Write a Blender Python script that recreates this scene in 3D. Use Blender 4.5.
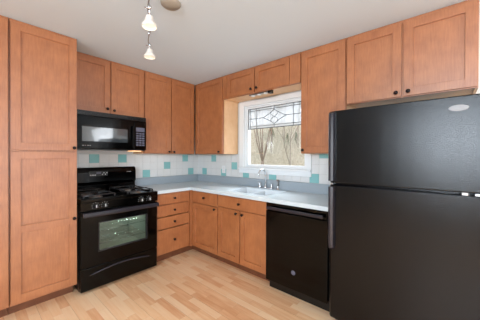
import bpy, bmesh, math, random
from mathutils import Vector, Matrix

S = 0.0254                      # the kitchen is laid out in inches
sc = bpy.context.scene
col = sc.collection
for o in list(bpy.data.objects):
    bpy.data.objects.remove(o)

# ------------------------------------------------------------------ camera
FPX = 237.25
cam_d = bpy.data.cameras.new('camera')
cam = bpy.data.objects.new('camera', cam_d)
col.objects.link(cam)
yaw, pitch, roll = math.radians(41.32), math.radians(-0.32), math.radians(0.19)
F = Vector((math.cos(yaw) * math.cos(pitch), math.sin(yaw) * math.cos(pitch), math.sin(pitch)))
R = Vector((math.sin(yaw), -math.cos(yaw), 0))
U = R.cross(F)
R2 = R * math.cos(roll) + U * math.sin(roll)
U2 = -R * math.sin(roll) + U * math.cos(roll)
m = Matrix((R2, U2, -F)).transposed().to_4x4()
m.translation = Vector((-102.43, -127.66, 52.37)) * S
cam.matrix_world = m
cam_d.sensor_fit = 'HORIZONTAL'
cam_d.sensor_width = 36
cam_d.lens = 36 * FPX / 480
cam_d.shift_y = -2.36 / 480
cam_d.clip_start = 0.02
cam_d.clip_end = 200
sc.camera = cam

# ------------------------------------------------------------------ world, light, exposure
sc.view_settings.view_transform = 'Standard'
sc.view_settings.look = 'None'
sc.view_settings.gamma = 1
sc.view_settings.use_curve_mapping = False
sc.view_settings.exposure = 0.0

w = bpy.data.worlds.new('overcast_sky')
sc.world = w
w.use_nodes = True
bg = w.node_tree.nodes['Background']
bg.inputs[0].default_value = (0.93, 0.96, 1.0, 1)
bg.inputs[1].default_value = 2.9


def area(name, loc, rot, sx, sy, power, color):
    d = bpy.data.lights.new(name, 'AREA')
    d.shape = 'RECTANGLE'
    d.size, d.size_y = sx * S, sy * S
    d.energy = power
    d.color = color
    o = bpy.data.objects.new(name, d)
    o.location = Vector(loc) * S
    o.rotation_euler = rot
    col.objects.link(o)
    return o


H = math.pi / 2
# daylight coming in through the three openings behind and beside the viewpoint
area('daylight_rear_door', (-85, -306, 46), (H - 0.25, 0, 0), 128, 78, 85, (0.84, 0.92, 1))
area('daylight_left_window', (-221, -150, 66), (0, H - 0.3, math.pi), 44, 84, 225, (0.78, 0.89, 1))
area('daylight_right_window', (6, -210, 55), (0, H - 0.25, 0), 62, 66, 35, (0.88, 0.94, 1))
area('sky_fill_outside_window', (95, -60, 160), (0, H - 0.86, 0), 70, 120, 340, (0.88, 0.95, 1))  # lamp added out of view to boost skylight onto the counter

# ------------------------------------------------------------------ materials


def srgb(r, g, b):
    f = lambda c: (c / 255 / 12.92) if c / 255 <= 0.04045 else ((c / 255 + 0.055) / 1.055) ** 2.4
    return (f(r), f(g), f(b), 1)


def new_mat(name):
    m = bpy.data.materials.new(name)
    m.use_nodes = True
    nt = m.node_tree
    return m, nt, nt.nodes['Principled BSDF']


def plain(name, c, rough=0.5, metal=0.0, spec=0.5, bump=0, bscale=200, coat=0):
    m, nt, p = new_mat(name)
    p.inputs['Base Color'].default_value = srgb(*c)
    p.inputs['Roughness'].default_value = rough
    p.inputs['Metallic'].default_value = metal
    p.inputs['Specular IOR Level'].default_value = spec
    p.inputs['Coat Weight'].default_value = coat
    n = nt.nodes.new('ShaderNodeTexNoise')
    tc = nt.nodes.new('ShaderNodeTexCoord')
    nt.links.new(tc.outputs['Object'], n.inputs['Vector'])
    n.inputs['Scale'].default_value = bscale
    if bump:
        b = nt.nodes.new('ShaderNodeBump')
        b.inputs['Strength'].default_value = bump
        b.inputs['Distance'].default_value = 0.002
        nt.links.new(n.outputs['Fac'], b.inputs['Height'])
        nt.links.new(b.outputs['Normal'], p.inputs['Normal'])
    return m


def wood(name, c1, c2, rough=0.38, stretch='Z', spec=0.5):
    """satin maple: blotchy figure with fine grain along one axis"""
    m, nt, p = new_mat(name)
    L = nt.links.new
    tc = nt.nodes.new('ShaderNodeTexCoord')
    mp = nt.nodes.new('ShaderNodeMapping')
    oi = nt.nodes.new('ShaderNodeObjectInfo')
    add = nt.nodes.new('ShaderNodeVectorMath')
    add.operation = 'ADD'
    L(tc.outputs['Object'], add.inputs[0])
    L(oi.outputs['Random'], add.inputs[1])
    L(add.outputs[0], mp.inputs['Vector'])
    sc_ = {'Z': (1, 1, 0.09), 'X': (0.09, 1, 1), 'Y': (1, 0.09, 1)}[stretch]
    mp.inputs['Scale'].default_value = sc_
    n1 = nt.nodes.new('ShaderNodeTexNoise')
    n1.inputs['Scale'].default_value = 110
    n1.inputs['Detail'].default_value = 5
    L(mp.outputs[0], n1.inputs['Vector'])
    n2 = nt.nodes.new('ShaderNodeTexNoise')
    n2.inputs['Scale'].default_value = 9
    n2.inputs['Detail'].default_value = 4
    L(add.outputs[0], n2.inputs['Vector'])
    mx = nt.nodes.new('ShaderNodeMath')
    mx.operation = 'MULTIPLY_ADD'
    L(n1.outputs['Fac'], mx.inputs[0])
    mx.inputs[1].default_value = 0.45
    m2 = nt.nodes.new('ShaderNodeMath')
    m2.operation = 'MULTIPLY'
    L(n2.outputs['Fac'], m2.inputs[0])
    m2.inputs[1].default_value = 0.55
    L(m2.outputs[0], mx.inputs[2])
    cr = nt.nodes.new('ShaderNodeValToRGB')
    cr.color_ramp.elements[0].position = 0.32
    cr.color_ramp.elements[0].color = srgb(*c1)
    cr.color_ramp.elements[1].position = 0.68
    cr.color_ramp.elements[1].color = srgb(*c2)
    L(mx.outputs[0], cr.inputs['Fac'])
    L(cr.outputs['Color'], p.inputs['Base Color'])
    p.inputs['Roughness'].default_value = rough
    p.inputs['Specular IOR Level'].default_value = spec
    return m


def floor_mat():
    m, nt, p = new_mat('laminate_planks')
    L = nt.links.new
    N = nt.nodes.new

    def math_(op, a, b=None):
        n = N('ShaderNodeMath')
        n.operation = op
        for i, v in enumerate((a, b)):
            if v is None:
                continue
            if isinstance(v, (int, float)):
                n.inputs[i].default_value = v
            else:
                L(v, n.inputs[i])
        return n.outputs[0]
    tc = N('ShaderNodeTexCoord')
    sep = N('ShaderNodeSeparateXYZ')
    L(tc.outputs['Object'], sep.inputs[0])
    u = math_('DIVIDE', sep.outputs['X'], 2.65 * S)
    row = math_('FLOOR', u)
    fu = math_('FRACT', u)
    wn = N('ShaderNodeTexWhiteNoise')
    wn.noise_dimensions = '1D'
    L(row, wn.inputs['W'])
    v = math_('ADD', math_('DIVIDE', sep.outputs['Y'], 15 * S), math_('MULTIPLY', wn.outputs['Value'], 7.3))
    colr = math_('FLOOR', v)
    fv = math_('FRACT', v)
    comb = N('ShaderNodeCombineXYZ')
    L(row, comb.inputs[0])
    L(colr, comb.inputs[1])
    wn2 = N('ShaderNodeTexWhiteNoise')
    wn2.noise_dimensions = '2D'
    L(comb.outputs[0], wn2.inputs['Vector'])
    # grain
    mp = N('ShaderNodeMapping')
    mp.inputs['Scale'].default_value = (1, 0.07, 1)
    addv = N('ShaderNodeVectorMath')
    addv.operation = 'ADD'
    L(tc.outputs['Object'], addv.inputs[0])
    sc3 = N('ShaderNodeVectorMath')
    sc3.operation = 'SCALE'
    L(wn2.outputs['Color'], sc3.inputs[0])
    sc3.inputs['Scale'].default_value = 3
    L(sc3.outputs[0], addv.inputs[1])
    L(addv.outputs[0], mp.inputs['Vector'])
    g = N('ShaderNodeTexNoise')
    g.inputs['Scale'].default_value = 60
    g.inputs['Detail'].default_value = 6
    L(mp.outputs[0], g.inputs['Vector'])
    fac = math_('ADD', math_('MULTIPLY', wn2.outputs['Value'], 0.55), math_('MULTIPLY', g.outputs['Fac'], 0.6))
    cr = N('ShaderNodeValToRGB')
    e = cr.color_ramp.elements
    e[0].position = 0.2
    e[0].color = srgb(*FLOOR_D)
    e[1].position = 0.95
    e[1].color = srgb(*FLOOR_L)
    mid = e.new(0.5)
    mid.color = srgb(*FLOOR_M)
    L(fac, cr.inputs['Fac'])
    # seams
    pu = math_('DIVIDE', u, 3.0)
    fpu = math_('FRACT', pu)
    s1 = math_('LESS_THAN', fpu, 0.008)
    s2 = math_('LESS_THAN', fu, 0.015)
    s3 = math_('LESS_THAN', fv, 0.004)
    ss = math_('MAXIMUM', s1, math_('MAXIMUM', math_('MULTIPLY', s2, 0.35), math_('MULTIPLY', s3, 0.5)))
    mix = N('ShaderNodeMix')
    mix.data_type = 'RGBA'
    L(math_('MULTIPLY', ss, 0.6), mix.inputs['Factor'])
    L(cr.outputs['Color'], mix.inputs['A'])
    mix.inputs['B'].default_value = srgb(120, 72, 40)
    L(mix.outputs['Result'], p.inputs['Base Color'])
    p.inputs['Roughness'].default_value = 0.38
    p.inputs['Specular IOR Level'].default_value = 0.4
    return m


FLOOR_D, FLOOR_M, FLOOR_L = (224, 160, 114), (243, 196, 150), (250, 216, 178)


def speckle(name, c1, c2, scale, rough, spec=0.5):
    m, nt, p = new_mat(name)
    tc = nt.nodes.new('ShaderNodeTexCoord')
    n = nt.nodes.new('ShaderNodeTexNoise')
    n.inputs['Scale'].default_value = scale
    n.inputs['Detail'].default_value = 3
    nt.links.new(tc.outputs['Object'], n.inputs['Vector'])
    cr = nt.nodes.new('ShaderNodeValToRGB')
    cr.color_ramp.elements[0].position = 0.35
    cr.color_ramp.elements[0].color = srgb(*c1)
    cr.color_ramp.elements[1].position = 0.65
    cr.color_ramp.elements[1].color = srgb(*c2)
    nt.links.new(n.outputs['Fac'], cr.inputs['Fac'])
    nt.links.new(cr.outputs['Color'], p.inputs['Base Color'])
    p.inputs['Roughness'].default_value = rough
    p.inputs['Specular IOR Level'].default_value = spec
    return m


def glass(name, tint=(1, 1, 1), refl=1.0, diffuse=0.0, rough=0.02):
    m, nt, p = new_mat(name)
    nt.nodes.remove(p)
    N, L = nt.nodes.new, nt.links.new
    out = [n for n in nt.nodes if n.type == 'OUTPUT_MATERIAL'][0]
    tr = N('ShaderNodeBsdfTransparent')
    tr.inputs[0].default_value = (*tint, 1)
    gl = N('ShaderNodeBsdfGlossy')
    gl.inputs['Roughness'].default_value = rough
    lw = N('ShaderNodeLayerWeight')
    lw.inputs['Blend'].default_value = 0.5
    pw = N('ShaderNodeMath')
    pw.operation = 'POWER'
    pw.inputs[1].default_value = 5
    L(lw.outputs['Facing'], pw.inputs[0])
    mu = N('ShaderNodeMath')
    mu.operation = 'MULTIPLY_ADD'
    mu.inputs[1].default_value = 0.9 * refl
    mu.inputs[2].default_value = 0.04 * refl
    L(pw.outputs[0], mu.inputs[0])
    base = tr.outputs[0]
    if diffuse:
        tl = N('ShaderNodeBsdfTranslucent')
        df = N('ShaderNodeBsdfDiffuse')
        a = N('ShaderNodeMixShader')
        a.inputs[0].default_value = 0.4
        L(tl.outputs[0], a.inputs[1])
        L(df.outputs[0], a.inputs[2])
        b = N('ShaderNodeMixShader')
        b.inputs[0].default_value = diffuse
        L(base, b.inputs[1])
        L(a.outputs[0], b.inputs[2])
        base = b.outputs[0]
    mix = N('ShaderNodeMixShader')
    L(mu.outputs[0], mix.inputs[0])
    L(base, mix.inputs[1])
    L(gl.outputs[0], mix.inputs[2])
    L(mix.outputs[0], out.inputs['Surface'])
    return m


def glow(name, c, strength, base=(240, 238, 230)):
    m, nt, p = new_mat(name)
    p.inputs['Base Color'].default_value = srgb(*base)
    p.inputs['Emission Color'].default_value = srgb(*c)
    p.inputs['Emission Strength'].default_value = strength
    p.inputs['Roughness'].default_value = 0.3
    return m


M = {}
WD, WL, WR = (150, 86, 44), (179, 113, 66), 0.42
M['maple'] = wood('stained_maple', WD, WL, rough=WR, spec=1.0)
M['maple_rail'] = wood('stained_maple_rail', WD, WL, rough=WR, spec=1.0, stretch='X')
M['maple_pale'] = wood('pale_maple_side', (222, 176, 130), (236, 196, 154), rough=0.45)
M['toe'] = wood('shaded_toe_board_wood', (96, 54, 32), (122, 74, 46), rough=0.5, stretch='X')  # recess shade below the cabinets is darkened into this wood tone
M['dark_gap'] = plain('dark_cabinet_edge', (70, 40, 28), 0.7)
M['floor'] = floor_mat()
M['wall'] = plain('painted_wall', (214, 214, 212), 0.7, bump=0.05, bscale=400)
M['ceiling'] = plain('ceiling_paint', (212, 226, 238), 0.85, bump=0.05, bscale=300)
M['trim'] = plain('white_window_paint', (232, 236, 238), 0.35)
M['counter'] = speckle('pale_blue_laminate', (200, 212, 218), (212, 222, 226), 900, 0.25)
M['upstand'] = speckle('shaded_blue_laminate', (150, 162, 170), (166, 176, 184), 900, 0.3)  # counter laminate with the shade on its upright strip mixed into the colour
M['tile'] = plain('white_glazed_tile', (222, 223, 222), 0.15)
M['teal'] = plain('teal_glazed_tile', (138, 192, 192), 0.15)
M['grout'] = plain('tile_grout', (206, 208, 206), 0.8)
M['black'] = plain('glossy_black_enamel', (2, 2, 2), 0.12, spec=0.22)
M['black_satin'] = plain('satin_black_plastic', (7, 6, 7), 0.32)
M['black_trim'] = plain('black_handle_plastic', (38, 35, 42), 0.25)
M['fridge'] = plain('pebbled_black_steel', (3, 4, 7), 0.2, spec=0.34, bump=0.4, bscale=200)
M['iron'] = plain('cast_iron', (42, 40, 41), 0.2)
M['bronze'] = plain('dark_bronze', (34, 24, 24), 0.3, metal=0.6)
M['chrome'] = plain('polished_chrome', (225, 228, 232), 0.08, metal=1)
M['steel'] = plain('brushed_steel', (170, 170, 172), 0.3, metal=1)
M['grey'] = plain('grey_print', (150, 152, 156), 0.5)
M['keypad'] = plain('keypad_grey', (92, 92, 108), 0.45)
M['white_print'] = plain('white_print', (226, 226, 226), 0.5)
M['oven_in'] = speckle('grey_green_oven_enamel', (132, 138, 130), (150, 154, 146), 300, 0.35)
M['glass'] = glass('clear_window_glass')
M['oven_glass'] = glass('oven_door_glass', (0.75, 0.8, 0.76), 1.0)
M['frost'] = glass('textured_leaded_glass', (0.62, 0.64, 0.66), 0.6, diffuse=0.35, rough=0.2)
M['bevel_glass'] = glass('bevelled_clear_glass', (1, 1, 1), 1.0, diffuse=0.15)
M['lead'] = plain('lead_came', (62, 68, 74), 0.5, metal=0.3)
M['mw_glass'] = plain('microwave_window_glass', (58, 64, 68), 0.06, spec=1.0, coat=1)
M['shade'] = glow('lit_frosted_glass_shade', (255, 246, 234), 0.04, (228, 224, 216))
M['bulb'] = glow('lamp_bulb', (255, 236, 205), .5)
M['warm_lens'] = glow('warm_cooktop_lamp_lens', (255, 170, 90), 1.6)
M['added_oven_bulb'] = glow('added_oven_lamp_bulb', (240, 255, 240), 2)  # glowing bulb added to go with the oven fill
M['canopy'] = plain('beige_canopy_metal', (158, 150, 138), 0.5)
M['sink'] = plain('white_sink_enamel', (226, 232, 236), 0.2)
M['bark'] = speckle('bare_tree_bark', (84, 72, 62), (118, 104, 92), 30, 0.9)
M['bark_fork'] = speckle('grey_brown_tree_bark', (104, 90, 78), (140, 126, 112), 30, 0.9)
M['bark_pale'] = speckle('pale_tree_bark', (118, 112, 102), (156, 150, 138), 30, 0.9)
M['ground'] = speckle('leaf_litter_ground', (150, 142, 124), (184, 176, 160), 6, 1.0, 0.0)
M['brush'] = speckle('winter_brush', (150, 146, 128), (224, 218, 204), 12, 1.0, 0.0)
M['evergreen'] = speckle('evergreen_needles', (88, 104, 84), (122, 134, 112), 12, 0.9)

# ------------------------------------------------------------------ mesh helpers (inches in, metres out)


class MB:
    def __init__(self):
        self.bm = bmesh.new()
        self.mats = []

    def mi(self, mat):
        if mat is None:
            return 0
        if mat not in self.mats:
            self.mats.append(mat)
        return self.mats.index(mat)

    def _merge(self, b, mat, smooth):
        i = self.mi(mat)
        mp = {}
        for v in b.verts:
            mp[v] = self.bm.verts.new(v.co)
        for f in b.faces:
            try:
                g = self.bm.faces.new([mp[v] for v in f.verts])
            except ValueError:
                continue
            g.material_index = i
            g.smooth = smooth
        b.free()

    def box(self, x0, x1, y0, y1, z0, z1, bev=0.0, mat=None, seg=2):
        b = bmesh.new()
        bmesh.ops.create_cube(b, size=1)
        x0, x1 = sorted((x0, x1)); y0, y1 = sorted((y0, y1)); z0, z1 = sorted((z0, z1))
        for v in b.verts:
            v.co = Vector(((x0 + x1) / 2 + v.co.x * (x1 - x0), (y0 + y1) / 2 + v.co.y * (y1 - y0), (z0 + z1) / 2 + v.co.z * (z1 - z0)))
        if bev:
            bmesh.ops.bevel(b, geom=list(b.edges), offset=bev, segments=seg, profile=0.5, affect='EDGES')
        self._merge(b, mat, False)
        return self

    def abox(self, ax, u0, u1, d0, d1, z0, z1, bev=0.0, mat=None, seg=2):
        if ax == 'A':
            return self.box(u0, u1, d0, d1, z0, z1, bev, mat, seg)
        return self.box(d0, d1, u0, u1, z0, z1, bev, mat, seg)

    def lathe(self, org, axis, prof, n=20, mat=None, smooth=True):
        """prof: list of (radius, distance along axis)"""
        org = Vector(org)
        a = Vector(axis).normalized()
        t = a.orthogonal().normalized()
        s = a.cross(t)
        b = bmesh.new()
        rings = []
        for r, h in prof:
            if r < 1e-5:
                rings.append([b.verts.new(org + a * h)])
            else:
                rings.append([b.verts.new(org + a * h + (t * math.cos(2 * math.pi * k / n) + s * math.sin(2 * math.pi * k / n)) * r) for k in range(n)])
        for p, q in zip(rings, rings[1:]):
            for k in range(n):
                k2 = (k + 1) % n
                if len(p) == 1 and len(q) == 1:
                    continue
                if len(p) == 1:
                    b.faces.new((p[0], q[k2], q[k]))
                elif len(q) == 1:
                    b.faces.new((p[k], p[k2], q[0]))
                else:
                    b.faces.new((p[k], p[k2], q[k2], q[k]))
        self._merge(b, mat, smooth)
        return self

    def tube(self, pts, rad, n=8, mat=None, cap=True):
        pts = [Vector(p) for p in pts]
        rads = rad if isinstance(rad, (list, tuple)) else [rad] * len(pts)
        b = bmesh.new()
        rings = []
        prev = None
        for i, p in enumerate(pts):
            if i == 0:
                d = pts[1] - p
            elif i == len(pts) - 1:
                d = p - pts[i - 1]
            else:
                d = (pts[i + 1] - p).normalized() + (p - pts[i - 1]).normalized()
            d.normalize()
            if prev is None:
                t = d.orthogonal().normalized()
            else:
                t = (prev - d * prev.dot(d))
                t = t.normalized() if t.length > 1e-6 else d.orthogonal().normalized()
            prev = t
            s = d.cross(t)
            rings.append([b.verts.new(p + (t * math.cos(2 * math.pi * k / n) + s * math.sin(2 * math.pi * k / n)) * rads[i]) for k in range(n)])
        for p, q in zip(rings, rings[1:]):
            for k in range(n):
                b.faces.new((p[k], p[(k + 1) % n], q[(k + 1) % n], q[k]))
        if cap:
            b.faces.new(rings[0][::-1])
            b.faces.new(rings[-1])
        self._merge(b, mat, True)
        return self

    def prism(self, ax, prof, u0, u1, mat=None, bev=0):
        """profile of (depth, z) points extruded along the wall"""
        b = bmesh.new()
        def P(u, d, z):
            return Vector((u, d, z)) if ax == 'A' else Vector((d, u, z))
        a = [b.verts.new(P(u0, d, z)) for d, z in prof]
        c = [b.verts.new(P(u1, d, z)) for d, z in prof]
        n = len(prof)
        for k in range(n):
            b.faces.new((a[k], a[(k + 1) % n], c[(k + 1) % n], c[k]))
        b.faces.new(a[::-1])
        b.faces.new(c)
        bmesh.ops.recalc_face_normals(b, faces=b.faces)
        if bev:
            bmesh.ops.bevel(b, geom=list(b.edges), offset=bev, segments=2, profile=0.5, affect='EDGES')
        self._merge(b, mat, False)
        return self

    def build(self, name, mat=None, parent=None):
        bm = self.bm
        org = Vector((0, 0, 0))
        p = parent
        while p is not None:
            org += p.location
            p = p.parent
        for v in bm.verts:
            v.co = v.co * S - org
        bmesh.ops.recalc_face_normals(bm, faces=bm.faces)
        me = bpy.data.meshes.new(name)
        bm.to_mesh(me)
        bm.free()
        if self.mats:
            for k in self.mats:
                me.materials.append(M[k])
        else:
            me.materials.append(M[mat])
        # auto-smooth look for round parts only
        for pl in me.polygons:
            pass
        o = bpy.data.objects.new(name, me)
        col.objects.link(o)
        if parent:
            o.parent = parent
        return o


def thing(name, label, cat, loc, group=None):
    o = bpy.data.objects.new(name, None)
    o.location = Vector(loc) * S
    o.empty_display_size = 0.05
    col.objects.link(o)
    o['label'] = label
    o['category'] = cat
    if group:
        o['group'] = group
    return o


def tag(o, label, cat, group=None, kind=None):
    o['label'] = label
    o['category'] = cat
    if group:
        o['group'] = group
    if kind:
        o['kind'] = kind
    return o


def struct(name, mb, mat=None, parent=None):
    o = mb.build(name, mat, parent)
    if parent is None:
        o['kind'] = 'structure'
    return o


# ------------------------------------------------------------------ room shell
CZ = 95.5            # ceiling height
XL, YR = -215, -300  # left wall, rear wall
WO = (-78.9, -40.9, 46.3, 80.3)    # kitchen window opening (y0, y1, z0, z1)
struct('floor', MB().box(XL - 5, 5, YR - 5, 5, -2, 0), 'floor')
struct('ceiling', MB().box(XL - 5, 5, YR - 5, 5, CZ, CZ + 3), 'ceiling')
struct('wall_left', MB().box(XL - 5, 5, 0, 5, 0, CZ), 'wall')


def wall_with_holes(ax, a0, a1, d0, d1, holes):
    mb = MB()
    cur = a0
    for h in sorted(holes):
        mb.abox(ax, cur, h[0], d0, d1, 0, CZ)
        if h[2] > 0:
            mb.abox(ax, h[0], h[1], d0, d1, 0, h[2])
        mb.abox(ax, h[0], h[1], d0, d1, h[3], CZ)
        cur = h[1]
    mb.abox(ax, cur, a1, d0, d1, 0, CZ)
    return mb


W2 = (-245, -178, 18, 88)
W3 = (-192, -108, 44, 88)
D1 = (-150, -20, 0, 84)
struct('wall_right', wall_with_holes('B', YR, 0, 0, 5, [WO, W2]), 'wall')
struct('wall_rear', wall_with_holes('A', XL, 0, YR - 5, YR, [D1]), 'wall')
struct('wall_far_left', wall_with_holes('B', YR, 0, XL - 5, XL, [W3]), 'wall')


def window_unit(name, ax, h, d0, d1, inner, cols=1):
    """painted casing, sash and clear pane in a wall opening"""
    r = bpy.data.objects.new(name, None)
    c = ((h[0] + h[1]) / 2, (d0 + d1) / 2)
    r.location = Vector((c[0], c[1], h[2]) if ax == 'A' else (c[1], c[0], h[2])) * S
    col.objects.link(r)
    r['kind'] = 'structure'
    fr = MB()
    t = 1.3
    fr.abox(ax, h[0] - 0.0, h[0] + t, d0, d1, h[2], h[3]).abox(ax, h[1] - t, h[1], d0, d1, h[2], h[3])
    fr.abox(ax, h[0] + t, h[1] - t, d0, d1, h[2], h[2] + t).abox(ax, h[0] + t, h[1] - t, d0, d1, h[3] - t, h[3])
    for k in range(1, cols):
        u = h[0] + (h[1] - h[0]) * k / cols
        fr.abox(ax, u - 1, u + 1, d0, d1, h[2] + t, h[3] - t)
    s = 1 if inner > (d0 + d1) / 2 else -1
    g0 = (d0 + d1) / 2
    c0, c1 = inner, inner + s * 0.7
    cw = 3
    fr.abox(ax, h[0] - cw, h[0], c0, c1, h[2] - (cw if h[2] > 1 else 0), h[3] + cw, 0.1)
    fr.abox(ax, h[1], h[1] + cw, c0, c1, h[2] - (cw if h[2] > 1 else 0), h[3] + cw, 0.1)
    fr.abox(ax, h[0], h[1], c0, c1, h[3], h[3] + cw, 0.1)
    if h[2] > 1:
        fr.abox(ax, h[0], h[1], c0, c1, h[2] - cw, h[2], 0.1)
    fr.build('window_frame', 'trim', r)
    MB().abox(ax, h[0] + t, h[1] - t, g0 - 0.1, g0 + 0.1, h[2] + t, h[3] - t).build('glass_pane', 'glass', r)
    return r


window_unit('window_2', 'B', W2, 1.5, 3.5, 0, 1)
window_unit('window_3', 'B', W3, XL - 3.5, XL - 1.5, XL, 2)
window_unit('door_1', 'A', D1, YR - 3.5, YR - 1.5, YR, 2)

# ---- kitchen window with leaded glass
win = bpy.data.objects.new('window_1', None)
win.location = Vector((0, -59.9, 43.1)) * S
col.objects.link(win)
win['kind'] = 'structure'
y0, y1, z0, z1 = WO
cs = MB()
for a, b in ((y0 - 2.1, y0), (y1, y1 + 3.2)):
    cs.box(-0.8, -0.02, a, b, 46.1, 82.6, 0.12)
cs.box(-0.8, -0.02, y0, y1, z1, 82.6, 0.12)
cs.build('window_casing', 'trim', win)
MB().box(-1.7, 0.0, y0 - 2.1, y1 + 3.2, 45.2, 46.1, 0.15).box(0, 2.6, y0 + .01, y1 - .01, 46.15, z0 + .2).build('window_sill', 'trim', win)
MB().box(-0.8, -0.02, y0 - 2.1, y1 + 3.2, 43.1, 45.2, 0.1).build('window_apron', 'trim', win)
fr = MB()
fr.box(0.3, 4.9, y0, y0 + .7, z0 + .2, z1).box(0.3, 4.9, y1 - .7, y1, z0 + .2, z1).box(0.3, 4.9, y0 + .7, y1 - .7, z1 - .7, z1)
fr.build('window_jamb', 'trim', win)
sa = MB()
sa.box(0.9, 2.6, y0 + .7, y0 + 1.9, z0 + .2, z1 - .7, .1).box(0.9, 2.6, y1 - 1.9, y1 - .7, z0 + .2, z1 - .7, .1)
sa.box(0.9, 2.6, y0 + 1.9, y1 - 1.9, z0 + .2, z0 + 1.6, .1).box(0.9, 2.6, y0 + 1.9, y1 - 1.9, z1 - 1.6, z1 - .7, .1)
sa.build('window_sash', 'trim', win)
GY0, GY1 = y0 + 1.9, y1 - 1.9
MB().box(1.7, 1.85, GY0, GY1, z0 + 1.6, z1 - 1.6).build('glass_pane', 'glass', win)
ZT, ZB = z1 - 1.6, 67.4
pc = MB()
pc.box(1.30, 1.40, GY0, GY1, ZB, ZT)
pane = pc.build('leaded_panel', 'frost', win)
ld = MB()
YC = (GY0 + GY1) / 2
lx = 1.2


def came(p, q, r=0.13):
    ld.tube([(lx, p[0], p[1]), (lx, q[0], q[1])], r, 6)


came((GY0, ZB + .1), (GY1, ZB + .1), .2)
came((GY0, ZB + 1.4), (GY1, ZB + 1.4))
came((GY0, ZT - .1), (GY1, ZT - .1), .16)
came((GY0, ZT - 1.4), (GY1, ZT - 1.4))
ZM = (ZB + ZT) / 2
for sgn in (-1, 1):
    e = YC + sgn * (GY1 - GY0) / 2
    came((e - sgn * .15, ZB), (e - sgn * .15, ZT), .16)
    came((e - sgn * 1.5, ZB), (e - sgn * 1.5, ZT))
    came((YC + sgn * 11.2, ZB), (YC + sgn * 11.2, ZT))
    came((YC + sgn * 7.2, ZM), (e, ZM))
    for up in (-1, 1):      # curved flanks of the centre diamond
        pts = []
        for k in range(9):
            t = k / 8
            pts.append((lx, YC + sgn * 7.2 * (1 - t), ZM + up * (3.7 * (t ** 1.25))))
        ld.tube(pts, .13, 6)
        pts = []
        for k in range(9):
            t = k / 8
            pts.append((lx, YC + sgn * 2.4 * math.sin(math.pi * t) * (1 - .2 * t), ZM + up * 3.7 * t))
        ld.tube(pts, .1, 6)
for up in (-1, 1):
    came((YC, ZM + up * 3.7), (YC, ZT if up > 0 else ZB))
ld.build('lead_came', 'lead', win)
jw = MB()
for yy in (YC - 11.2, YC + 11.2, YC):
    b = 0.75
    jw.lathe((lx + .1, yy, ZM), (-1, 0, 0), [(0, -.2), (b, -.1), (b * .6, .35), (0, .4)], n=4, smooth=False)
jw.build('bevelled_jewel', 'bevel_glass', win)

# ------------------------------------------------------------------ tiled backsplash
TP = 4.36


def tile_wall(ax, cells_y, zrows, teal, clips, name):
    mb = MB()
    for (a, b, za, zb) in clips:          # grout bed for each region, then the tiles cut to the region
        mb.abox(ax, a, b, -0.12, -0.01, za, zb, 0, 'grout')
        k0 = int(math.floor(-b / TPX[ax])) - 1
        k1 = int(math.ceil(-a / TPX[ax])) + 1
        for k in range(k0, k1):
            ua, ub = -(k + 1) * TPX[ax], -k * TPX[ax]
            for r in range(0, 4):
                ta, tb = 40.35 + r * 4.28, 40.35 + (r + 1) * 4.28
                A, B, ZA, ZB_ = max(ua + .06, a), min(ub - .06, b), max(ta + .06, za), min(tb - .06, zb)
                if B - A < .3 or ZB_ - ZA < .3:
                    continue
                if ax == 'B' and k == 19 and r == 2:       # a narrow teal piece under the cabinet
                    mb.abox(ax, A, B, -0.32, -0.1, 51.6, 53.45, 0.05, 'teal', 1)
                    ZB_ = 51.5
                mb.abox(ax, A, B, -0.32, -0.1, ZA, ZB_, 0.05, 'teal' if (k, r) in teal else 'tile', 1)
    return mb


TPX = {'A': 4.36, 'B': 4.45}
mb = tile_wall('A', None, None, {(1, 0), (2, 2), (5, 1), (8, 0), (11, 2), (14, 2)}, [(-76.1, -0.35, 40.35, 53.5)], '')
o = mb.build('wall_tile')
o.name = 'tile_backsplash'
tag(o, 'white tiled backsplash with scattered teal tiles behind the stove and microwave', 'backsplash')
mb = tile_wall('B', None, None, {(1, 0), (3, 2), (5, 0), (7, 1), (9, 0), (13, 0), (18, 0)},
               [(-37.65, -0.0, 40.35, 53.5), (-81.05, -37.65, 40.35, 43.05), (-99.0, -81.05, 40.35, 53.5)], '')
o = mb.build('tile_backsplash')
tag(o, 'white tiled backsplash with teal accents around and below the window', 'backsplash')
ou = thing('wall_outlet', 'small white outlet plate on the tiles right of the room corner', 'outlet', (-0.35, -24.9, 44.4))
MB().box(-0.62, -0.33, -26.3, -23.5, 42.2, 46.7, 0.08).build('cover_plate', 'trim', ou)
for z in (43.4, 45.4):
    MB().box(-0.7, -0.6, -25.5, -24.3, z - .6, z + .6, 0.04).build('socket', 'white_print', ou)

# ------------------------------------------------------------------ cabinets


def knob(ax, u, z, front, parent, r=0.62):
    ori = (u, front, z) if ax == 'A' else (front, u, z)
    d = (0, -1, 0) if ax == 'A' else (-1, 0, 0)
    MB().lathe(ori, d, [(0, -0.05), (.32, -0.05), (.24, .3), (.26, .5), (r * .9, .75), (r, .95), (r * .85, 1.15), (0, 1.22)], 16).build('knob', 'bronze', parent)


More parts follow.
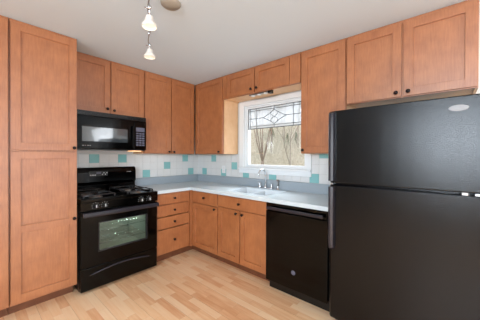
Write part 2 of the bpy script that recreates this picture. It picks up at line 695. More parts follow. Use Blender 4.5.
def shaker(ax, u0, u1, z0, z1, face, parent, name='door', rail=2.35, mid=None, kn=None, mat='maple'):
    """frame-and-panel door; face = depth coordinate of the front (negative, facing the room)"""
    b = face + 0.75
    mb = MB()
    g = 0.26
    u0, u1, z0, z1 = u0 + g, u1 - g, z0 + g, z1 - g
    bv = 0.07
    mb.abox(ax, u0, u0 + rail, b, face, z0, z1, bv).abox(ax, u1 - rail, u1, b, face, z0, z1, bv)
    zs = [(z0, z0 + rail), (z1 - rail, z1)]
    if mid:
        zs.append((mid - rail / 2, mid + rail / 2))
    for a, c in zs:
        mb.abox(ax, u0 + rail - .05, u1 - rail + .05, b, face + .01, a, c, bv)
    mb.abox(ax, u0 + rail - .3, u1 - rail + .3, b - .02, face + 0.5, z0 + rail - .3, z1 - rail + .3)
    d = mb.build(name, mat, parent)
    if kn:
        knob(ax, kn[0], kn[1], face, d)
    return d


def slab(ax, u0, u1, z0, z1, face, parent, name, kn=None):
    g = 0.22
    d = MB().abox(ax, u0 + g, u1 - g, face + .75, face, z0 + g, z1 - g, 0.1).build(name, 'maple', parent)
    if kn:
        knob(ax, kn[0], kn[1], face, d)
    return d


def wallcab(ax, u0, u1, depth, z0, z1, label, ztop=None, group=None, frame=None):
    """carcass with recessed bottom and a face frame behind the doors"""
    zt = ztop or CZ - 0.05
    loc = ((u0 + u1) / 2, -0.3, z0) if ax == 'A' else (-0.3, (u0 + u1) / 2, z0)
    r = thing('wall_cabinet', label, 'cabinet', loc, group)
    f = -(depth - 1.5)
    mb = MB()
    e = .03
    mb.abox(ax, u0 + e, u0 + .65, -0.35, f, z0, zt).abox(ax, u1 - .65, u1 - e, -0.35, f, z0, zt)
    mb.abox(ax, u0 + .65, u1 - .65, -0.35, -1, z0 + .6, zt).abox(ax, u0 + .65, u1 - .65, -1, f, z0 + .6, z0 + 1.2)
    mb.abox(ax, u0 + .65, u1 - .65, -1, f, zt - .7, zt)
    mb.build('carcass', 'maple_pale', r)
    ff = MB()
    g = -(depth - .78)
    ff.abox(ax, u0 + e, u0 + 1.5, f, g, z0, zt).abox(ax, u1 - 1.5, u1 - e, f, g, z0, zt)
    ff.abox(ax, u0 + 1.5, u1 - 1.5, f, g, z0, z0 + 1.6).abox(ax, u0 + 1.5, u1 - 1.5, f, g, zt - 1.6, zt)
    if frame:
        for c in frame:
            ff.abox(ax, c - .8, c + .8, f, g, z0 + 1.6, zt - 1.6)
    ff.build('face_frame', 'maple', r)
    return r


UD = 13.0
TZ = 94.7
r = wallcab('A', -75.6, -44.75, UD, 71.15, TZ, 'short maple wall cabinet with two doors directly above the black microwave', frame=[-60.5])
shaker('A', -75.6, -60.5, 71.1, TZ, -UD, r, kn=(-62.0, 73.3))
shaker('A', -60.5, -44.8, 71.1, TZ, -UD, r, kn=(-59.2, 72.9))
r = wallcab('A', -44.65, -13.0, UD, 53.6, TZ, 'tall two-door maple wall cabinet between the microwave and the room corner', frame=[-29.25])
shaker('A', -44.6, -29.25, 53.6, TZ, -UD, r, kn=(-30.9, 54.7))
shaker('A', -29.25, -13.6, 53.6, TZ, -UD, r, kn=(-27.9, 54.7))
r = wallcab('B', -36.3, -12.1, UD, 53.6, TZ, 'single-door maple wall cabinet in the corner, its pale side facing the window')
shaker('B', -36.3, -13.5, 53.6, TZ, -UD, r, kn=(-34.1, 54.8))
r = wallcab('B', -81.85, -36.4, UD, 82.8, TZ, 'shallow two-door maple wall cabinet bridging above the leaded window', frame=[-58.0, -78.5])
MB().box(-UD + .77, -UD, -39.5, -36.5, 82.8, TZ).build('filler_strip', 'maple', r)
MB().box(-UD + .77, -UD, -81.8, -76.9, 82.8, TZ).build('filler_strip', 'maple', r)

shaker('B', -58.0, -39.5, 82.8, TZ, -UD, r, kn=(-56.2, 84.7), rail=2.2)
shaker('B', -76.9, -58.0, 82.8, TZ, -UD, r, kn=(-59.5, 84.7), rail=2.2)
r = wallcab('B', -99.65, -81.95, UD, 53.6, TZ, 'tall narrow maple wall cabinet between the window and the refrigerator')
shaker('B', -99.65, -81.95, 53.6, TZ, -UD, r, kn=(-83.3, 55.0), rail=2.5)
r = wallcab('B', -133.6, -99.75, UD, 71.1, TZ, 'wide two-door maple wall cabinet above the black refrigerator', frame=[-116.6])
shaker('B', -116.6, -99.75, 71.1, TZ, -UD, r, kn=(-115.0, 72.6), rail=2.5)
shaker('B', -133.6, -116.6, 71.1, TZ, -UD, r, kn=(-118.2, 72.6), rail=2.5)

# light bar under the window cabinet
lb = thing('light_bar', 'white under-cabinet light bar with black end cap above the window', 'light', (-9.9, -59.2, 82.8))
MB().box(-10.9, -9.0, -64.2, -53.0, 82.35, 83.38, 0.12).build('housing', 'steel', lb)
for k in range(3):
    MB().lathe((-9.95, -54.8 - k * 3.8, 82.4), (0, 0, -1), [(0, -.05), (1.0, -.05), (.95, .35), (.6, .45), (0, .4)], 16).build('lens', 'white_print', lb)
MB().box(-11.1, -8.8, -66.0, -64.2, 81.8, 83.38, 0.15).build('end_cap', 'black_satin', lb)

# pantry
PD = -24.9
PX0, PX1 = -94.3, -76.25
r = thing('pantry_cabinet', 'tall two-door maple pantry cabinet left of the black stove', 'cabinet', ((PX0 + PX1) / 2, -12, 0))
MB().box(PX0 + .03, PX1 - .03, PD + 1.5, -0.4, 4.6, CZ - .05).build('carcass', 'maple_pale', r)
MB().box(PX0 + .03, PX1 - .03, PD + .78, PD + 1.5, 4.6, CZ - .05).build('face_frame', 'maple', r)
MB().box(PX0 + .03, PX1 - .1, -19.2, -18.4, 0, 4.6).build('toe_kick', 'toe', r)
shaker('A', PX0, PX1, 53.9, TZ, PD, r, kn=(PX1 - 1.2, 55.2))
shaker('A', PX0, PX1, 5.2, 53.9, PD, r, kn=(PX1 - 1.2, 29.6), mid=28.7)
r = thing('tall_cabinet', 'tall maple cabinet cut off by the left edge of the photo', 'cabinet', (-103.5, -12, 0))
TX0, TX1 = -112.6, -94.4
MB().box(TX0, TX1 - .03, PD + 1.5, -0.4, 4.6, CZ - .05).build('carcass', 'maple_pale', r)
MB().box(TX0, TX1 - .03, PD + .78, PD + 1.5, 4.6, CZ - .05).build('face_frame', 'maple', r)
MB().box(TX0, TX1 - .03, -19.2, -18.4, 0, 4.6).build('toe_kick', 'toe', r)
shaker('A', TX0, TX1, 5.2, TZ, PD, r, kn=(TX0 + 1.2, 53), rail=2.6)

# base cabinets
BD = -24.6


def basecab(ax, u0, u1, label, d1=None):
    loc = ((u0 + u1) / 2, -12, 0) if ax == 'A' else (-12, (u0 + u1) / 2, 0)
    r = thing('base_cabinet', label, 'cabinet', loc)
    MB().abox(ax, u0 + .02, u1 - .02, -0.5, BD + 1.5, 4.6, 5.4).abox(ax, u0 + .02, u0 + .7, -0.5, BD + 1.5, 5.4, 34.45)\
        .abox(ax, u1 - .7, u1 - .02, -0.5, BD + 1.5, 5.4, 34.45).abox(ax, u0 + .7, u1 - .7, -0.5, -1.1, 5.4, 34.45).build('carcass', 'maple_pale', r)
    ff = MB()
    a, b = BD + 1.5, BD + .78
    ff.abox(ax, u0 + .02, u0 + 1.4, a, b, 4.6, 34.45).abox(ax, u1 - 1.4, u1 - .02, a, b, 4.6, 34.45)
    ff.abox(ax, u0 + 1.4, u1 - 1.4, a, b, 4.6, 6).abox(ax, u0 + 1.4, u1 - 1.4, a, b, 27, 29).abox(ax, u0 + 1.4, u1 - 1.4, a, b, 33.4, 34.45)
    ff.build('face_frame', 'maple', r)
    te = u1 - .02 if d1 is None else d1
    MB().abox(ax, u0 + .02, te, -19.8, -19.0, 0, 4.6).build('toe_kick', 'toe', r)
    return r


r = basecab('A', -44.6, -24.7, 'maple base cabinet with four drawers beside the stove', -19.85)
for za, zb, kz in ((28.7, 34.2, 31.5), (22.9, 28.7, 25.7), (16.9, 22.9, 19.9), (4.9, 16.9, 10.9)):
    slab('A', -44.5, -25.6, za, zb, BD, r, 'drawer', (-35.1, kz))
# the corner base sits behind the drawers' end, its door faces the room from the window side
r = basecab('B', -45.05, -24.72, 'maple corner base cabinet with one drawer above one door', -19.0)
MB().box(-25.5, -24.0, -25.5, -24.0, 4.7, 34.4, .05).build('corner_post', 'maple', r)
slab('B', -45.0, -25.6, 28.0, 34.2, BD, r, 'drawer', (-35.5, 31.4))
shaker('B', -45.0, -25.6, 4.9, 28.0, BD, r, kn=(-43.3, 27.0 - .3))
r = basecab('B', -73.4, -45.1, 'wide maple sink base cabinet with two doors below the window')
slab('B', -73.4, -45.1, 28.6, 34.2, BD, r, 'false_drawer_front', (-58.9, 31.4))
shaker('B', -59.2, -45.1, 4.9, 28.6, BD, r, kn=(-57.4, 27.0))
shaker('B', -73.4, -59.2, 4.9, 28.6, BD, r, kn=(-61.0, 27.0))

# ------------------------------------------------------------------ countertop with sink cut-out
ct = thing('countertop', 'pale blue-grey laminate countertop wrapping the corner from stove to refrigerator', 'countertop', (-12, -40, 34.5))
SY0, SY1, SX0, SX1 = -71, -47, -21, -5.0
mb = MB()
e = 0.0
mb.box(-44.6, 0 - .4, -25.7, -0.4, 34.5, 36, 0.0)
mb.box(-25.7, -.4, SY1, -25.7, 34.5, 36).box(-25.7, -.4, -99.2, SY0, 34.5, 36)
mb.box(-25.7, SX0, SY0, SY1, 34.5, 36).box(SX1, -.4, SY0, SY1, 34.5, 36)
mb.tube([(-44.6, -25.65, 35.95), (-25.65, -25.65, 35.95), (-25.65, -99.2, 35.95)], .1, 8)
mb.build('worktop', 'counter', ct)
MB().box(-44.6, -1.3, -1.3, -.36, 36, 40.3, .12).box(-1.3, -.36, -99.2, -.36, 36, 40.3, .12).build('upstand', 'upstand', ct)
sk = MB()
sk.box(SX0, SX1, SY0, SY0 + .5, 29.5, 35.7).box(SX0, SX1, SY1 - .5, SY1, 29.5, 35.7)
sk.box(SX0, SX0 + .5, SY0 + .5, SY1 - .5, 29.5, 35.7).box(SX1 - .5, SX1, SY0 + .5, SY1 - .5, 29.5, 35.7)
sk.box(SX0 + .5, SX1 - .5, SY0 + .5, SY1 - .5, 29.5, 30)
sk.box(SX0 + .5, SX1 - .5, -59.3, -58.7, 30, 35.2, .15)
sk.build('sink_basin', 'sink', ct)

# faucet
fc = thing('faucet', 'chrome gooseneck faucet with two handles below the window', 'faucet', (-3.1, -57.5, 36))
MB().box(-4.2, -2.0, -62.3, -52.6, 36.0, 36.6, .2).build('deck_plate', 'chrome', fc)
cx = -3.1
pts = [(cx, -57.7, 36.5), (cx, -57.7, 42.6)]
for k in range(1, 11):
    a = math.pi * k / 10 * .93
    pts.append((cx - 2.9 + 2.9 * math.cos(a), -57.7, 42.8 + 3.1 * math.sin(a)))
pts.append((pts[-1][0] - .1, -57.7, pts[-1][2] - 1.0))
MB().tube(pts, .36, 10).lathe((cx, -57.7, 36.5), (0, 0, 1), [(.9, 0), (.85, .7), (.45, 1.1), (.4, 1.6)], 16).build('spout', 'chrome', fc)
for yy in (-54.2, -61.4):
    MB().lathe((cx, yy, 36.5), (0, 0, 1), [(.75, 0), (.75, .5), (.45, .9), (.55, 1.5), (.62, 2.1), (0, 2.4)], 14)\
        .tube([(cx, yy, 38.3), (cx - .9, yy, 38.8), (cx - 1.7, yy + .1, 38.9)], [.28, .22, .16], 8).build('handle', 'chrome', fc)
sp = thing('side_sprayer', 'chrome side sprayer standing right of the gooseneck faucet', 'sprayer', (-3.0, -65.0, 36))
MB().lathe((-3.0, -65.0, 36), (0, 0, 1), [(0, 0), (.95, 0), (.9, .35), (.6, .6), (.55, 1.8)], 16).build('holder', 'chrome', sp)
MB().lathe((-3.0, -65.0, 37.7), (0, 0, 1), [(0, 0), (.5, 0), (.5, 1.6), (.68, 2.4), (.62, 3.2), (0, 3.5)], 16).tube([(-3.1, -65, 40.3), (-4.3, -65, 40.9)], [.5, .42], 10).build('spray_head', 'steel', sp)

# ------------------------------------------------------------------ dishwasher
dw = thing('dishwasher', 'glossy black built-in dishwasher between the sink cabinet and the refrigerator', 'dishwasher', (-13, -85.8, 0))
DY0, DY1 = -98.2, -73.55
MB().box(-23.8, -1, DY0, DY1, 3.5, 34.35).build('tub', 'black_satin', dw)
d = MB().box(-25.4, -23.8, DY0 + .1, DY1 - .1, 4.0, 31.2, .18).build('door', 'black', dw)
MB().box(-25.2, -23.8, DY0 + .1, DY1 - .1, 31.4, 34.3, .2).build('control_panel', 'black', dw)
h = MB().box(-26.9, -26.2, DY0 + 1.2, DY1 - 1.2, 32.0, 33.1, .2)
for yy in (DY0 + 2.2, DY1 - 2.2):
    h.box(-26.3, -25.1, yy - .5, yy + .5, 32.1, 33.0, .1)
h.build('handle', 'black_trim', dw)
MB().box(-22.6, -21.8, DY0 + .1, DY1 - .1, 0.0, 3.9).build('kick_plate', 'black_satin', dw)
MB().lathe((-25.38, -85.7, 10.3), (-1, 0, 0), [(0, 0), (.85, 0), (.85, .06), (.7, .1), (0, .1)], 20).build('emblem', 'keypad', d)

# ------------------------------------------------------------------ refrigerator
fg = thing('refrigerator', 'large black top-freezer refrigerator with pebbled doors', 'refrigerator', (-15, -117.5, 0))
FY0, FY1 = -135.2, -99.9
MB().box(-25.3, -1.2, FY0 + .1, FY1 - .1, 1.2, 66.0, .3).build('body', 'fridge', fg)
FF = -28.6


def fdoor(name, za, zb):
    """door with a gently bowed, pebbled front"""
    mb = MB()
    n = 10
    prof = []
    for k in range(n + 1):
        t = k / n
        y = FY1 + (FY0 - FY1) * t
        bow = 0.35 * (1 - (2 * t - 1) ** 2)
        prof.append((FF - bow, y))
    prof[0] = (FF + .5, FY1)
    prof.insert(1, (FF, FY1 - .5))
    prof[-1] = (FF + .5, FY0)
    prof.insert(-1, (FF, FY0 + .5))
    b = bmesh.new()
    pts = prof + [(-25.5, FY0), (-25.5, FY1)]
    lo = [b.verts.new((x, y, za)) for x, y in pts]
    hi = [b.verts.new((x, y, zb)) for x, y in pts]
    for k in range(len(pts)):
        q = (k + 1) % len(pts)
        b.faces.new((lo[k], lo[q], hi[q], hi[k]))
    b.faces.new(lo[::-1])
    b.faces.new(hi)
    bmesh.ops.recalc_face_normals(b, faces=b.faces)
    es = [e_ for e_ in b.edges if abs(e_.verts[0].co.z - e_.verts[1].co.z) < 1e-4 and e_.verts[0].co.x < -26 and e_.verts[1].co.x < -26]
    bmesh.ops.bevel(b, geom=es, offset=.3, segments=3, profile=.5, affect='EDGES')
    mb._merge(b, None, False)
    return mb.build(name, 'fridge', fg)


fz = fdoor('freezer_door', 44.3, 66.4)
fm = fdoor('fridge_door', 2.6, 43.7)


def fhandle(za, zb, parent, taper):
    mb = MB()
    prof = [(FF + .2, FY1 - .05), (FF - 1.4, FY1 - .1), (FF - 1.9, FY1 - .45), (FF - 1.9, FY1 - 1.0), (FF - 1.3, FY1 - 1.5), (FF + .1, FY1 - 1.7)]
    b = bmesh.new()
    zs = [za, za + .6, za + 2, zb - 2, zb - .6, zb]
    sc_ = [0.35, 0.9, 1, 1, 1, 1] if taper == 'low' else [1, 1, 1, 1, .9, .35]
    rings = [[b.verts.new((FF + .2 + (x - FF - .2) * s_, y, z)) for x, y in prof] for z, s_ in zip(zs, sc_)]
    for p, q in zip(rings, rings[1:]):
        for k in range(len(prof)):
            j = (k + 1) % len(prof)
            b.faces.new((p[k], p[j], q[j], q[k]))
    b.faces.new(rings[0])
    b.faces.new(rings[-1][::-1])
    bmesh.ops.recalc_face_normals(b, faces=b.faces)
    mb._merge(b, None, False)
    mb.build('handle', 'black_trim', parent)


fhandle(45.0, 66.2, fz, 'high')
fhandle(24.0, 43.2, fm, 'low')
MB().box(-28.4, -26.4, -100.9, -100.0, 43.75, 44.25, .05).build('handle_bolt', 'chrome', fg)
MB().box(-28.9, -25.6, -131.0, -130.0, 43.72, 44.28, .05).build('hinge_pin', 'white_print', fg)
MB().box(-28.9, -25.6, -133.6, -132.1, 43.72, 44.28, .05).build('hinge_bracket', 'steel', fg)
MB().box(-25.2, -24.6, FY0 + .6, FY1 - .6, 0.2, 2.5, .1).build('base_grille', 'black_satin', fg)
for yy in (FY0 + 2, FY1 - 2):
    MB().lathe((-22, yy - .6, .6), (0, 1, 0), [(0, 0), (.6, 0), (.6, 1.2), (0, 1.2)], 14).build('roller', 'black_satin', fg)
# oval badge, aligned with the bowed front
b = MB()
bb = bmesh.new()
bx = FF - .35 * (1 - (2 * (-129.5 - FY1) / (FY0 - FY1) - 1) ** 2)
n = 28
cv = [(-129.3 + 1.75 * math.cos(2 * math.pi * k / n), 63.6 + .72 * math.sin(2 * math.pi * k / n)) for k in range(n)]
back = [bb.verts.new((bx + .15, y, z)) for y, z in cv]
frn = [bb.verts.new((bx - .12, y, z)) for y, z in cv]
fr2 = [bb.verts.new((bx - .16, -129.3 + (y + 129.3) * .9, 63.6 + (z - 63.6) * .85)) for y, z in cv]
for p, q in ((back, frn), (frn, fr2)):
    for k in range(n):
        bb.faces.new((p[k], p[(k + 1) % n], q[(k + 1) % n], q[k]))
bb.faces.new(fr2)
b._merge(bb, None, False)
b.build('badge', 'grey', fz)

# ------------------------------------------------------------------ microwave
mw = thing('microwave', 'black over-the-range microwave mounted under the short wall cabinet', 'microwave', (-60.3, -8, 54.9))
MX0, MX1 = -75.3, -45.4
MB().box(MX0, MX1, -15.0, -0.4, 54.9, 71.05, .1).build('body', 'black_satin', mw)
d = MB().box(MX0, -51.4, -16.3, -15.0, 55.3, 69.0, .25).build('door', 'black', mw)
MB().box(MX0, MX1, -16.1, -15.0, 69.1, 71.0, .15)
vt = MB().box(MX0, MX1, -16.1, -15.0, 69.1, 71.0, .15)
for k in range(3):
    vt.box(MX0 + 1, MX1 - 1, -16.25, -16.0, 69.45 + k * .5, 69.7 + k * .5)
vt.build('vent_grille', 'black_satin', mw)
MB().box(-72.6, -54.4, -16.42, -16.25, 58.4, 64.5, .05).build('door_window', 'mw_glass', d)
MB().box(-52.6, -51.6, -17.5, -16.2, 56.4, 66.4, .3).build('handle', 'black', d)
cp = MB().box(-51.3, MX1, -16.3, -15.0, 55.3, 69.0, .2).build('control_panel', 'black', mw)
MB().box(-50.5, -46.3, -16.4, -16.25, 63.9, 65.9, .04).build('display', 'keypad', cp)
for rr in range(6):
    for cc in range(3):
        x = -50.4 + cc * 1.45
        z = 57.2 + rr * 1.1
        MB().box(x, x + 1.15, -16.4, -16.26, z, z + .75, .03).build('keypad_button', 'keypad', cp)
mk = MB()
for k, wd in enumerate((.5, .3, .55, .35)):
    mk.box(-72.4 + k * .85, -72.4 + k * .85 + wd, -16.36, -16.28, 56.5, 56.8)
mk.build('printed_mark', 'grey', d)
MB().box(-51.5, -47.0, -14.6, -9.6, 54.55, 54.95, .12).build('cooktop_lamp', 'warm_lens', mw)
MB().box(-70, -54, -13, -4, 54.75, 54.95, .05).build('filter_screen', 'steel', mw)

# ------------------------------------------------------------------ gas range
rg = thing('gas_range', 'black freestanding gas range between the pantry and the drawers', 'stove', (-60.3, -13, 0))
RX0, RX1 = -75.6, -44.85
KX0, KX1 = -71.5, -48.6        # oven cavity
bd = MB()
bd.box(RX0, KX0, -23.9, -1.4, 1.2, 33.5).box(KX1, RX1, -23.9, -1.4, 1.2, 33.5)
bd.box(KX0, KX1, -23.9, -1.4, 1.2, 12.2).box(KX0, KX1, -23.9, -1.4, 29.4, 33.5).box(KX0, KX1, -4, -1.4, 12.2, 29.4)
bd.build('body', 'black_satin', rg)
lin = MB()
lin.box(KX0 + .02, KX0 + .3, -23.85, -4.1, 12.25, 29.35).box(KX1 - .3, KX1 - .02, -23.85, -4.1, 12.25, 29.35)
lin.box(KX0 + .3, KX1 - .3, -23.85, -4.1, 12.25, 12.5).box(KX0 + .3, KX1 - .3, -23.85, -4.1, 29.1, 29.35).box(KX0 + .3, KX1 - .3, -4.3, -4.1, 12.5, 29.1)
lin.build('oven_liner', 'oven_in', rg)
for z in (17.2, 22.6):
    rk = MB()
    for k in range(15):
        x = KX0 + .9 + k * (KX1 - KX0 - 1.8) / 14
        rk.tube([(x, -23, z), (x, -5, z)], .09, 6)
    for y in (-23, -14, -5):
        rk.tube([(KX0 + .35, y, z), (KX1 - .35, y, z)], .13, 6)
    rk.build('oven_rack', 'chrome', rg)
MB().lathe((-50.5, -4.4, 27.3), (0, -1, 0), [(0, 0), (.8, 0), (.9, .8), (.6, 1.5), (0, 1.7)], 14).build('added_oven_bulb', 'added_oven_bulb', rg)
L_ = bpy.data.lights.new('oven_fill_light', 'POINT')  # point light added to brighten the oven interior
L_.energy = 2.9
L_.color = (.95, 1, .95)
L_.shadow_soft_size = .03
lo = bpy.data.objects.new('oven_fill_light', L_)
lo.location = Vector((-54, -9, 26.5)) * S
col.objects.link(lo)
for x in (RX0 + 1.5, RX1 - 1.5):
    for y in (-22, -3):
        MB().lathe((x, y, 0), (0, 0, 1), [(0, 0), (.7, 0), (.6, 1.3), (0, 1.3)], 12).build('foot', 'black_satin', rg)
# cooktop
ctp = MB()
ctp.box(RX0, RX1, -24.9, -1.4, 33.5, 35.5, .1)
ctp.box(RX0, RX1, -26.3, -24.6, 34.6, 36.1, .35, None, 3)
ctp.box(RX0, RX0 + .9, -24.9, -3.4, 35.4, 36.1, .2).box(RX1 - .9, RX1, -24.9, -3.4, 35.4, 36.1, .2)
ctp.build('cooktop', 'black', rg)
for x in (-68.6, -52.0):
    for y in (-19.3, -8.6):
        bn = MB().lathe((x, y, 35.45), (0, 0, 1), [(0, 0), (2.6, 0), (2.4, .25), (1.7, .3), (1.6, .75), (0, .75)], 22).build('burner', 'steel', rg)
        MB().lathe((x, y, 36.2), (0, 0, 1), [(0, 0), (1.5, 0), (1.5, .22), (1.2, .35), (0, .38)], 20).build('burner_cap', 'iron', bn)
for x in (-68.6, -52.0):
    gr = MB()
    hw, ya, yb, zt = 5.6, -24.2, -3.9, 37.35
    P = [(x - hw, ya), (x + hw, ya), (x + hw, yb), (x - hw, yb)]
    for k in range(4):
        p, q = P[k], P[(k + 1) % 4]
        gr.tube([(p[0], p[1], zt - .35), (q[0], q[1], zt - .35)], .24, 6)
        gr.tube([(p[0], p[1], zt - .35), (p[0], p[1], 35.5)], .26, 6)
    gr.tube([(x - hw, -14, zt - .35), (x + hw, -14, zt - .35)], .24, 6)
    for y in (-19.3, -8.6):
        for dx, dy in ((1, 0), (-1, 0), (0, 1), (0, -1)):
            L_ = hw if dx else (4.9 if (y < -14) == (dy < 0) else 5.3)
            gr.tube([(x + dx * L_, y + dy * L_, zt - .35), (x + dx * (L_ - .8), y + dy * (L_ - .8), zt + .05), (x + dx * 1.0, y + dy * 1.0, zt)], .23, 6)
    gr.build('burner_grate', 'iron', rg)
# front control band
cb = MB().prism('A', [(-24.0, 31.6), (-26.1, 31.6), (-26.2, 34.7), (-24.0, 34.7)], RX0, RX1, bev=.12).build('control_band', 'black', rg)
for x in (-70.7, -67.5, -52.8, -49.2):
    k_ = MB().lathe((x, -26.12, 33.15), (0, -1, -.02), [(0, 0), (.9, 0), (.9, .15), (.74, .3), (.66, .95), (.5, 1.1), (0, 1.12)], 22).build('burner_knob', 'black_satin', cb)
    MB().box(x - .12, x + .12, -27.42, -27.18, 32.6, 33.7, .05).build('pointer', 'white_print', k_)
    a = MB()  # dial ticks that also imitate the glint of the knob skirts
    for t in range(7):
        an = math.radians(-30 + t * 40)
        a.box(x + 1.25 * math.cos(an) - .1, x + 1.25 * math.cos(an) + .1, -26.26, -26.15, 33.15 + 1.25 * math.sin(an) - .1, 33.15 + 1.25 * math.sin(an) + .1)
    a.build('dial_marking_and_glint', 'grey', cb)
# oven door with window
WX0, WX1, WZ0, WZ1 = -69.6, -49.8, 15.2, 26.6
od = MB()
od.box(RX0 + .1, WX0, -25.9, -24.0, 10.1, 31.2, .15).box(WX1, RX1 - .1, -25.9, -24.0, 10.1, 31.2, .15)
od.box(WX0 - .2, WX1 + .2, -25.89, -24.0, 10.1, WZ0, .1).box(WX0 - .2, WX1 + .2, -25.89, -24.0, WZ1, 31.2, .1)
od = od.build('oven_door', 'black', rg)
MB().box(WX0, WX1, -25.6, -25.4, WZ0, WZ1).build('door_glass', 'oven_glass', od)
wf = MB()
for a, b_ in (((WX0, WX0 + .35), (WZ0, WZ1)), ((WX1 - .35, WX1), (WZ0, WZ1)), ((WX0, WX1), (WZ0, WZ0 + .35)), ((WX0, WX1), (WZ1 - .35, WZ1))):
    wf.box(a[0], a[1], -25.95, -25.6, b_[0], b_[1], .06)
wf.build('window_trim', 'black_trim', od)
hd = MB().prism('A', [(-27.9, 29.3), (-28.2, 29.9), (-27.9, 31.0), (-27.0, 31.2), (-26.9, 29.4)], RX0 + .4, RX1 - .4, bev=.1)
for x in (RX0 + 1.6, RX1 - 1.6):
    hd.box(x - .9, x + .9, -27.1, -25.7, 29.6, 30.9, .1)
hd.build('handle', 'black_trim', od)
# storage drawer
dr = MB().box(RX0 + .1, RX1 - .1, -25.7, -23.9, 1.3, 9.8, .2).build('storage_drawer', 'black', rg)
pts = []
for k in range(13):
    t = k / 12
    pts.append((-72.5 + 24.5 * t, -25.95, 7.0 + 1.4 * math.sin(math.pi * t)))
MB().tube(pts, [.1] + [.36] * 11 + [.1], 8).build('drawer_pull', 'black_trim', dr)
# backguard
bg_ = MB().prism('A', [(-1.4, 35.4), (-3.3, 35.4), (-3.3, 39.0), (-4.3, 40.0), (-4.2, 44.6), (-3.7, 46.2), (-3.0, 46.9), (-1.4, 46.9)], RX0, RX1, bev=.25).build('backguard', 'black', rg)
MB().box(-66.6, -58.6, -4.45, -4.1, 42.9, 45.1, .05).build('display_panel', 'black_satin', bg_)
MB().box(-63.6, -61.6, -4.55, -4.4, 43.9, 44.8, .02).build('clock_display', 'keypad', bg_)
for k in range(4):
    MB().box(-66.2 + k * .65, -65.85 + k * .65, -4.55, -4.4, 43.2, 43.6).build('touch_button', 'white_print', bg_)
    MB().box(-61.2 + k * .65, -60.85 + k * .65, -4.55, -4.4, 43.4 + (k % 2) * .7, 43.8 + (k % 2) * .7).build('touch_button', 'white_print', bg_)
lg = MB()
for k, wd in enumerate((.45, .6, .5)):
    lg.box(-49.6 + k * .8, -49.6 + k * .8 + wd, -4.42, -4.15, 44.3, 44.6)
lg.build('printed_mark', 'grey', bg_)

# ------------------------------------------------------------------ track light on the ceiling
dirv = Vector((F.x, F.y, 0)).normalized()
rgt = Vector((dirv.y, -dirv.x, 0))
c0 = Vector((-102.43, -127.66, 0))


def at(depth, px, z):
    p = c0 + dirv * depth + rgt * ((px - 240) / FPX * depth)
    return Vector((p.x, p.y, z))


tl = thing('track_light', 'ceiling track light with white bell-shaped glass shades', 'light', tuple(at(74, 150, CZ)))
ra = []
for k in range(25):
    dd = 52 + k * (90 - 52) / 24
    p = at(dd, 149.5, 93.0)
    p += rgt * (0.5 * math.sin(k * .55))
    ra.append(p)
MB().tube(ra, .17, 8).build('rail', 'steel', tl)
for dd in (60, 80):
    p = min(ra, key=lambda q: abs((q - c0).dot(dirv) - dd))
    MB().tube([p, (p.x, p.y, CZ)], .22, 8).lathe((p.x, p.y, CZ), (0, 0, -1), [(0, 0), (.9, 0), (.8, .4), (.25, .6)], 14).build('ceiling_support', 'chrome', tl)
for dd, px, zt_ in ((63, 149.3, 89.4), (84.5, 149.6, 90.3)):
    p = at(dd, px, 0)
    rp = min(ra, key=lambda q: abs((q - c0).dot(dirv) - dd))
    ph = MB().tube([(rp.x, rp.y, 93.1), (p.x, p.y, 91.9), (p.x, p.y, zt_ - .1)], .2, 8)
    ph.lathe((p.x, p.y, 91.9), (0, 0, -1), [(0, -.3), (.5, -.2), (.5, .5), (.3, .7)], 12)
    ph.tube([(p.x, p.y, 91.4), (p.x - rgt.x * 1.3, p.y - rgt.y * 1.3, 91.8)], .14, 6)
    ph = ph.build('lamp_holder', 'chrome', tl)
    sh = MB().lathe((p.x, p.y, zt_), (0, 0, -1), [(.3, -.05), (.85, 0), (1.0, .4), (1.08, 1.0), (1.4, 1.7), (1.85, 2.2), (1.95, 2.6), (1.9, 2.95), (1.75, 2.9), (1.75, 2.4), (1.3, 1.75), (.95, 1.0), (.8, .5), (.25, .15)], 24)
    sh.build('lamp_shade', 'shade', ph)
    MB().lathe((p.x, p.y, zt_ - .2), (0, 0, -1), [(0, 0), (.35, 0), (.5, .8), (.3, 1.5), (0, 1.7)], 12).build('bulb', 'bulb', ph)
    L_ = bpy.data.lights.new('lamp_light', 'POINT')
    L_.energy = 0.2
    L_.color = (1, .9, .76)
    L_.shadow_soft_size = .03
    lo = bpy.data.objects.new('lamp_light', L_)
    lo.location = Vector((p.x, p.y, 84.8)) * S
    col.objects.link(lo)
p = at(67.2, 170.5, CZ)
cn = MB().lathe((p.x, p.y, CZ - .02), (0, 0, -1), [(0, 0), (2.8, 0), (2.75, .35), (2.2, .8), (.6, 1.1), (0, 1.1)], 28).build('ceiling_canopy', 'canopy')
tag(cn, 'round beige metal canopy on the ceiling right of the bell lamps', 'ceiling canopy')

# ------------------------------------------------------------------ winter woods outside
rnd = random.Random(7)
gm = bmesh.new()
nx, ny = 24, 24
GX0, GX1, GYa, GYb = 6.5, 1500, -700, 1300


def gz(x, y):
    t = max(0, (x - 180) / 1300)
    return -22 + 330 * t ** 1.1 + 8 * math.sin(x * .012 + y * .009) * min(1, x / 300)


vs = [[gm.verts.new((GX0 + (GX1 - GX0) * i / nx, GYa + (GYb - GYa) * j / ny, gz(GX0 + (GX1 - GX0) * i / nx, GYa + (GYb - GYa) * j / ny))) for j in range(ny + 1)] for i in range(nx + 1)]
for i in range(nx):
    for j in range(ny):
        gm.faces.new((vs[i][j], vs[i + 1][j], vs[i + 1][j + 1], vs[i][j + 1]))
g = MB()
g._merge(gm, None, True)
o = g.build('ground', 'ground')
o['kind'] = 'structure'


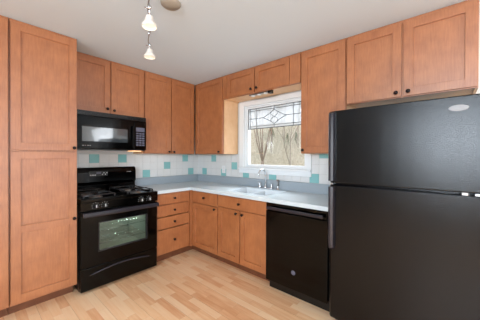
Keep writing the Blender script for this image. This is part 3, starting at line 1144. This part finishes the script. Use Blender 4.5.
def grow(mb, p, d, L, r, lvl, n):
    q = p + d * L
    m_ = p + d * L * .5 + Vector((rnd.uniform(-1, 1), rnd.uniform(-1, 1), 0)) * L * .05
    mb.tube([p, m_, q], [r, r * .85, r * .65], n, cap=False)
    if lvl == 0:
        return
    k = 3 if lvl > 1 else 4
    for i in range(k):
        ax_ = Vector((rnd.uniform(-1, 1), rnd.uniform(-1, 1), rnd.uniform(.1, .9))).normalized()
        dd = (d * (1.15 if i == 0 else .8) + ax_ * rnd.uniform(.35, .75)).normalized()
        s_ = m_ if (i == 2) else q
        grow(mb, s_, dd, L * rnd.uniform(.6, .8), r * .58, lvl - 1, max(4, n - 1))


def tree(x, y, h, r, label, mat, lvl=4, group=None, fork=False):
    z = gz(x, y) - 2
    mb = MB()
    base = Vector((x, y, z))
    if fork:
        mb.tube([base, base + Vector((0, 0, h * .2))], [r * 1.3, r * 1.1], 8)
        b0 = base + Vector((0, 0, h * .19))
        for s_ in (-.30, -.17, -.05, .1, .2, .32):
            d_ = Vector((rnd.uniform(-.1, .1), s_, 1)).normalized()
            L0 = h * rnd.uniform(.55, .7)
            bow = [b0 + d_ * L0 * t + Vector((0, s_ * 14 * math.sin(math.pi * t), 0)) for t in (0, .25, .5, .75, 1)]
            mb.tube(bow, [r * .46, r * .38, r * .3, r * .23, r * .16], 6)
            for q in bow[2:]:
                for _ in range(2):
                    grow(mb, q, (d_ + Vector((rnd.uniform(-.4, .4), rnd.uniform(-.4, .4), 0))).normalized(), h * .09, r * .2, 2, 4)
    else:
        grow(mb, base, Vector((rnd.uniform(-.06, .06), rnd.uniform(-.06, .06), 1)).normalized(), h * .38, r, lvl, 7)
    o = mb.build('bare_tree', mat)
    me = o.data
    tag(o, label, 'tree', group)
    return o


def along(px, x):
    """y at distance x beyond the wall seen at picture column px"""
    v = F * FPX + R2 * (px - 240)
    return -127.66 + v.y / v.x * (x + 102.43)


tree(250, along(262.5, 250), 300, 2.6, 'forked bare tree in the left half of the window view', 'bark_fork', 4, fork=True)
tree(300, along(291, 300), 230, 1.7, 'slim pale tree in the right half of the window view', 'bark_pale', 4)
for px, x in ((249, 560), (256, 760), (271, 500), (277, 900), (284, 640), (298, 560), (304, 820), (238, 700), (314, 640), (326, 500), (229, 480), (340, 760), (200, 560), (170, 420), (365, 600), (215, 800)):
    tree(x, along(px, x), rnd.uniform(300, 420), rnd.uniform(1.8, 3.0), 'thin bare tree standing in the pale woods beyond the window', 'bark' if rnd.random() < .5 else 'bark_pale', 4, 'distant bare trees in the woods')
for px, x, h in ((287.5, 640, 60), (296, 700, 55), (271, 820, 70)):
    y = along(px, x)
    z = gz(x, y) - 2
    mb = MB()
    mb.tube([(x, y, z), (x, y, z + h)], [2, .4], 6)
    for k in range(260):
        t = rnd.random() ** .8
        a = rnd.uniform(0, 6.28)
        rr = (1 - t) * h * .3 + 1
        p = Vector((x, y, z + h * .1 + h * .9 * t))
        q = p + Vector((math.cos(a) * rr, math.sin(a) * rr, -rr * .2))
        mb.tube([p, q], [.5, .8], 4)
    lab = {287.5: 'small muted green evergreen right of the window view centre', 296: 'small evergreen farthest to the right in the window view', 271: 'distant evergreen behind the forked bare tree'}[px]
    tag(mb.build('evergreen_tree', 'evergreen'), lab, 'tree')
mb = MB()
for k in range(10500):
    x = rnd.uniform(240, 1150)
    y = along(rnd.triangular(120, 400, 275), x)
    z = gz(x, y) - 1
    h = rnd.uniform(14, 50)
    d = Vector((rnd.uniform(-.5, .5), rnd.uniform(-.5, .5), 1))
    r_ = .2 + x / 2200
    mb.tube([(x, y, z), Vector((x, y, z)) + d * h * .5 + Vector((rnd.uniform(-3, 3), rnd.uniform(-3, 3), 0)), Vector((x, y, z)) + d * h], [r_, r_ * .8, r_ * .3], 3, cap=False)
tag(mb.build('winter_brush', 'brush'), 'tangle of pale leafless brush covering the slope beyond the window', 'brush', kind='stuff')
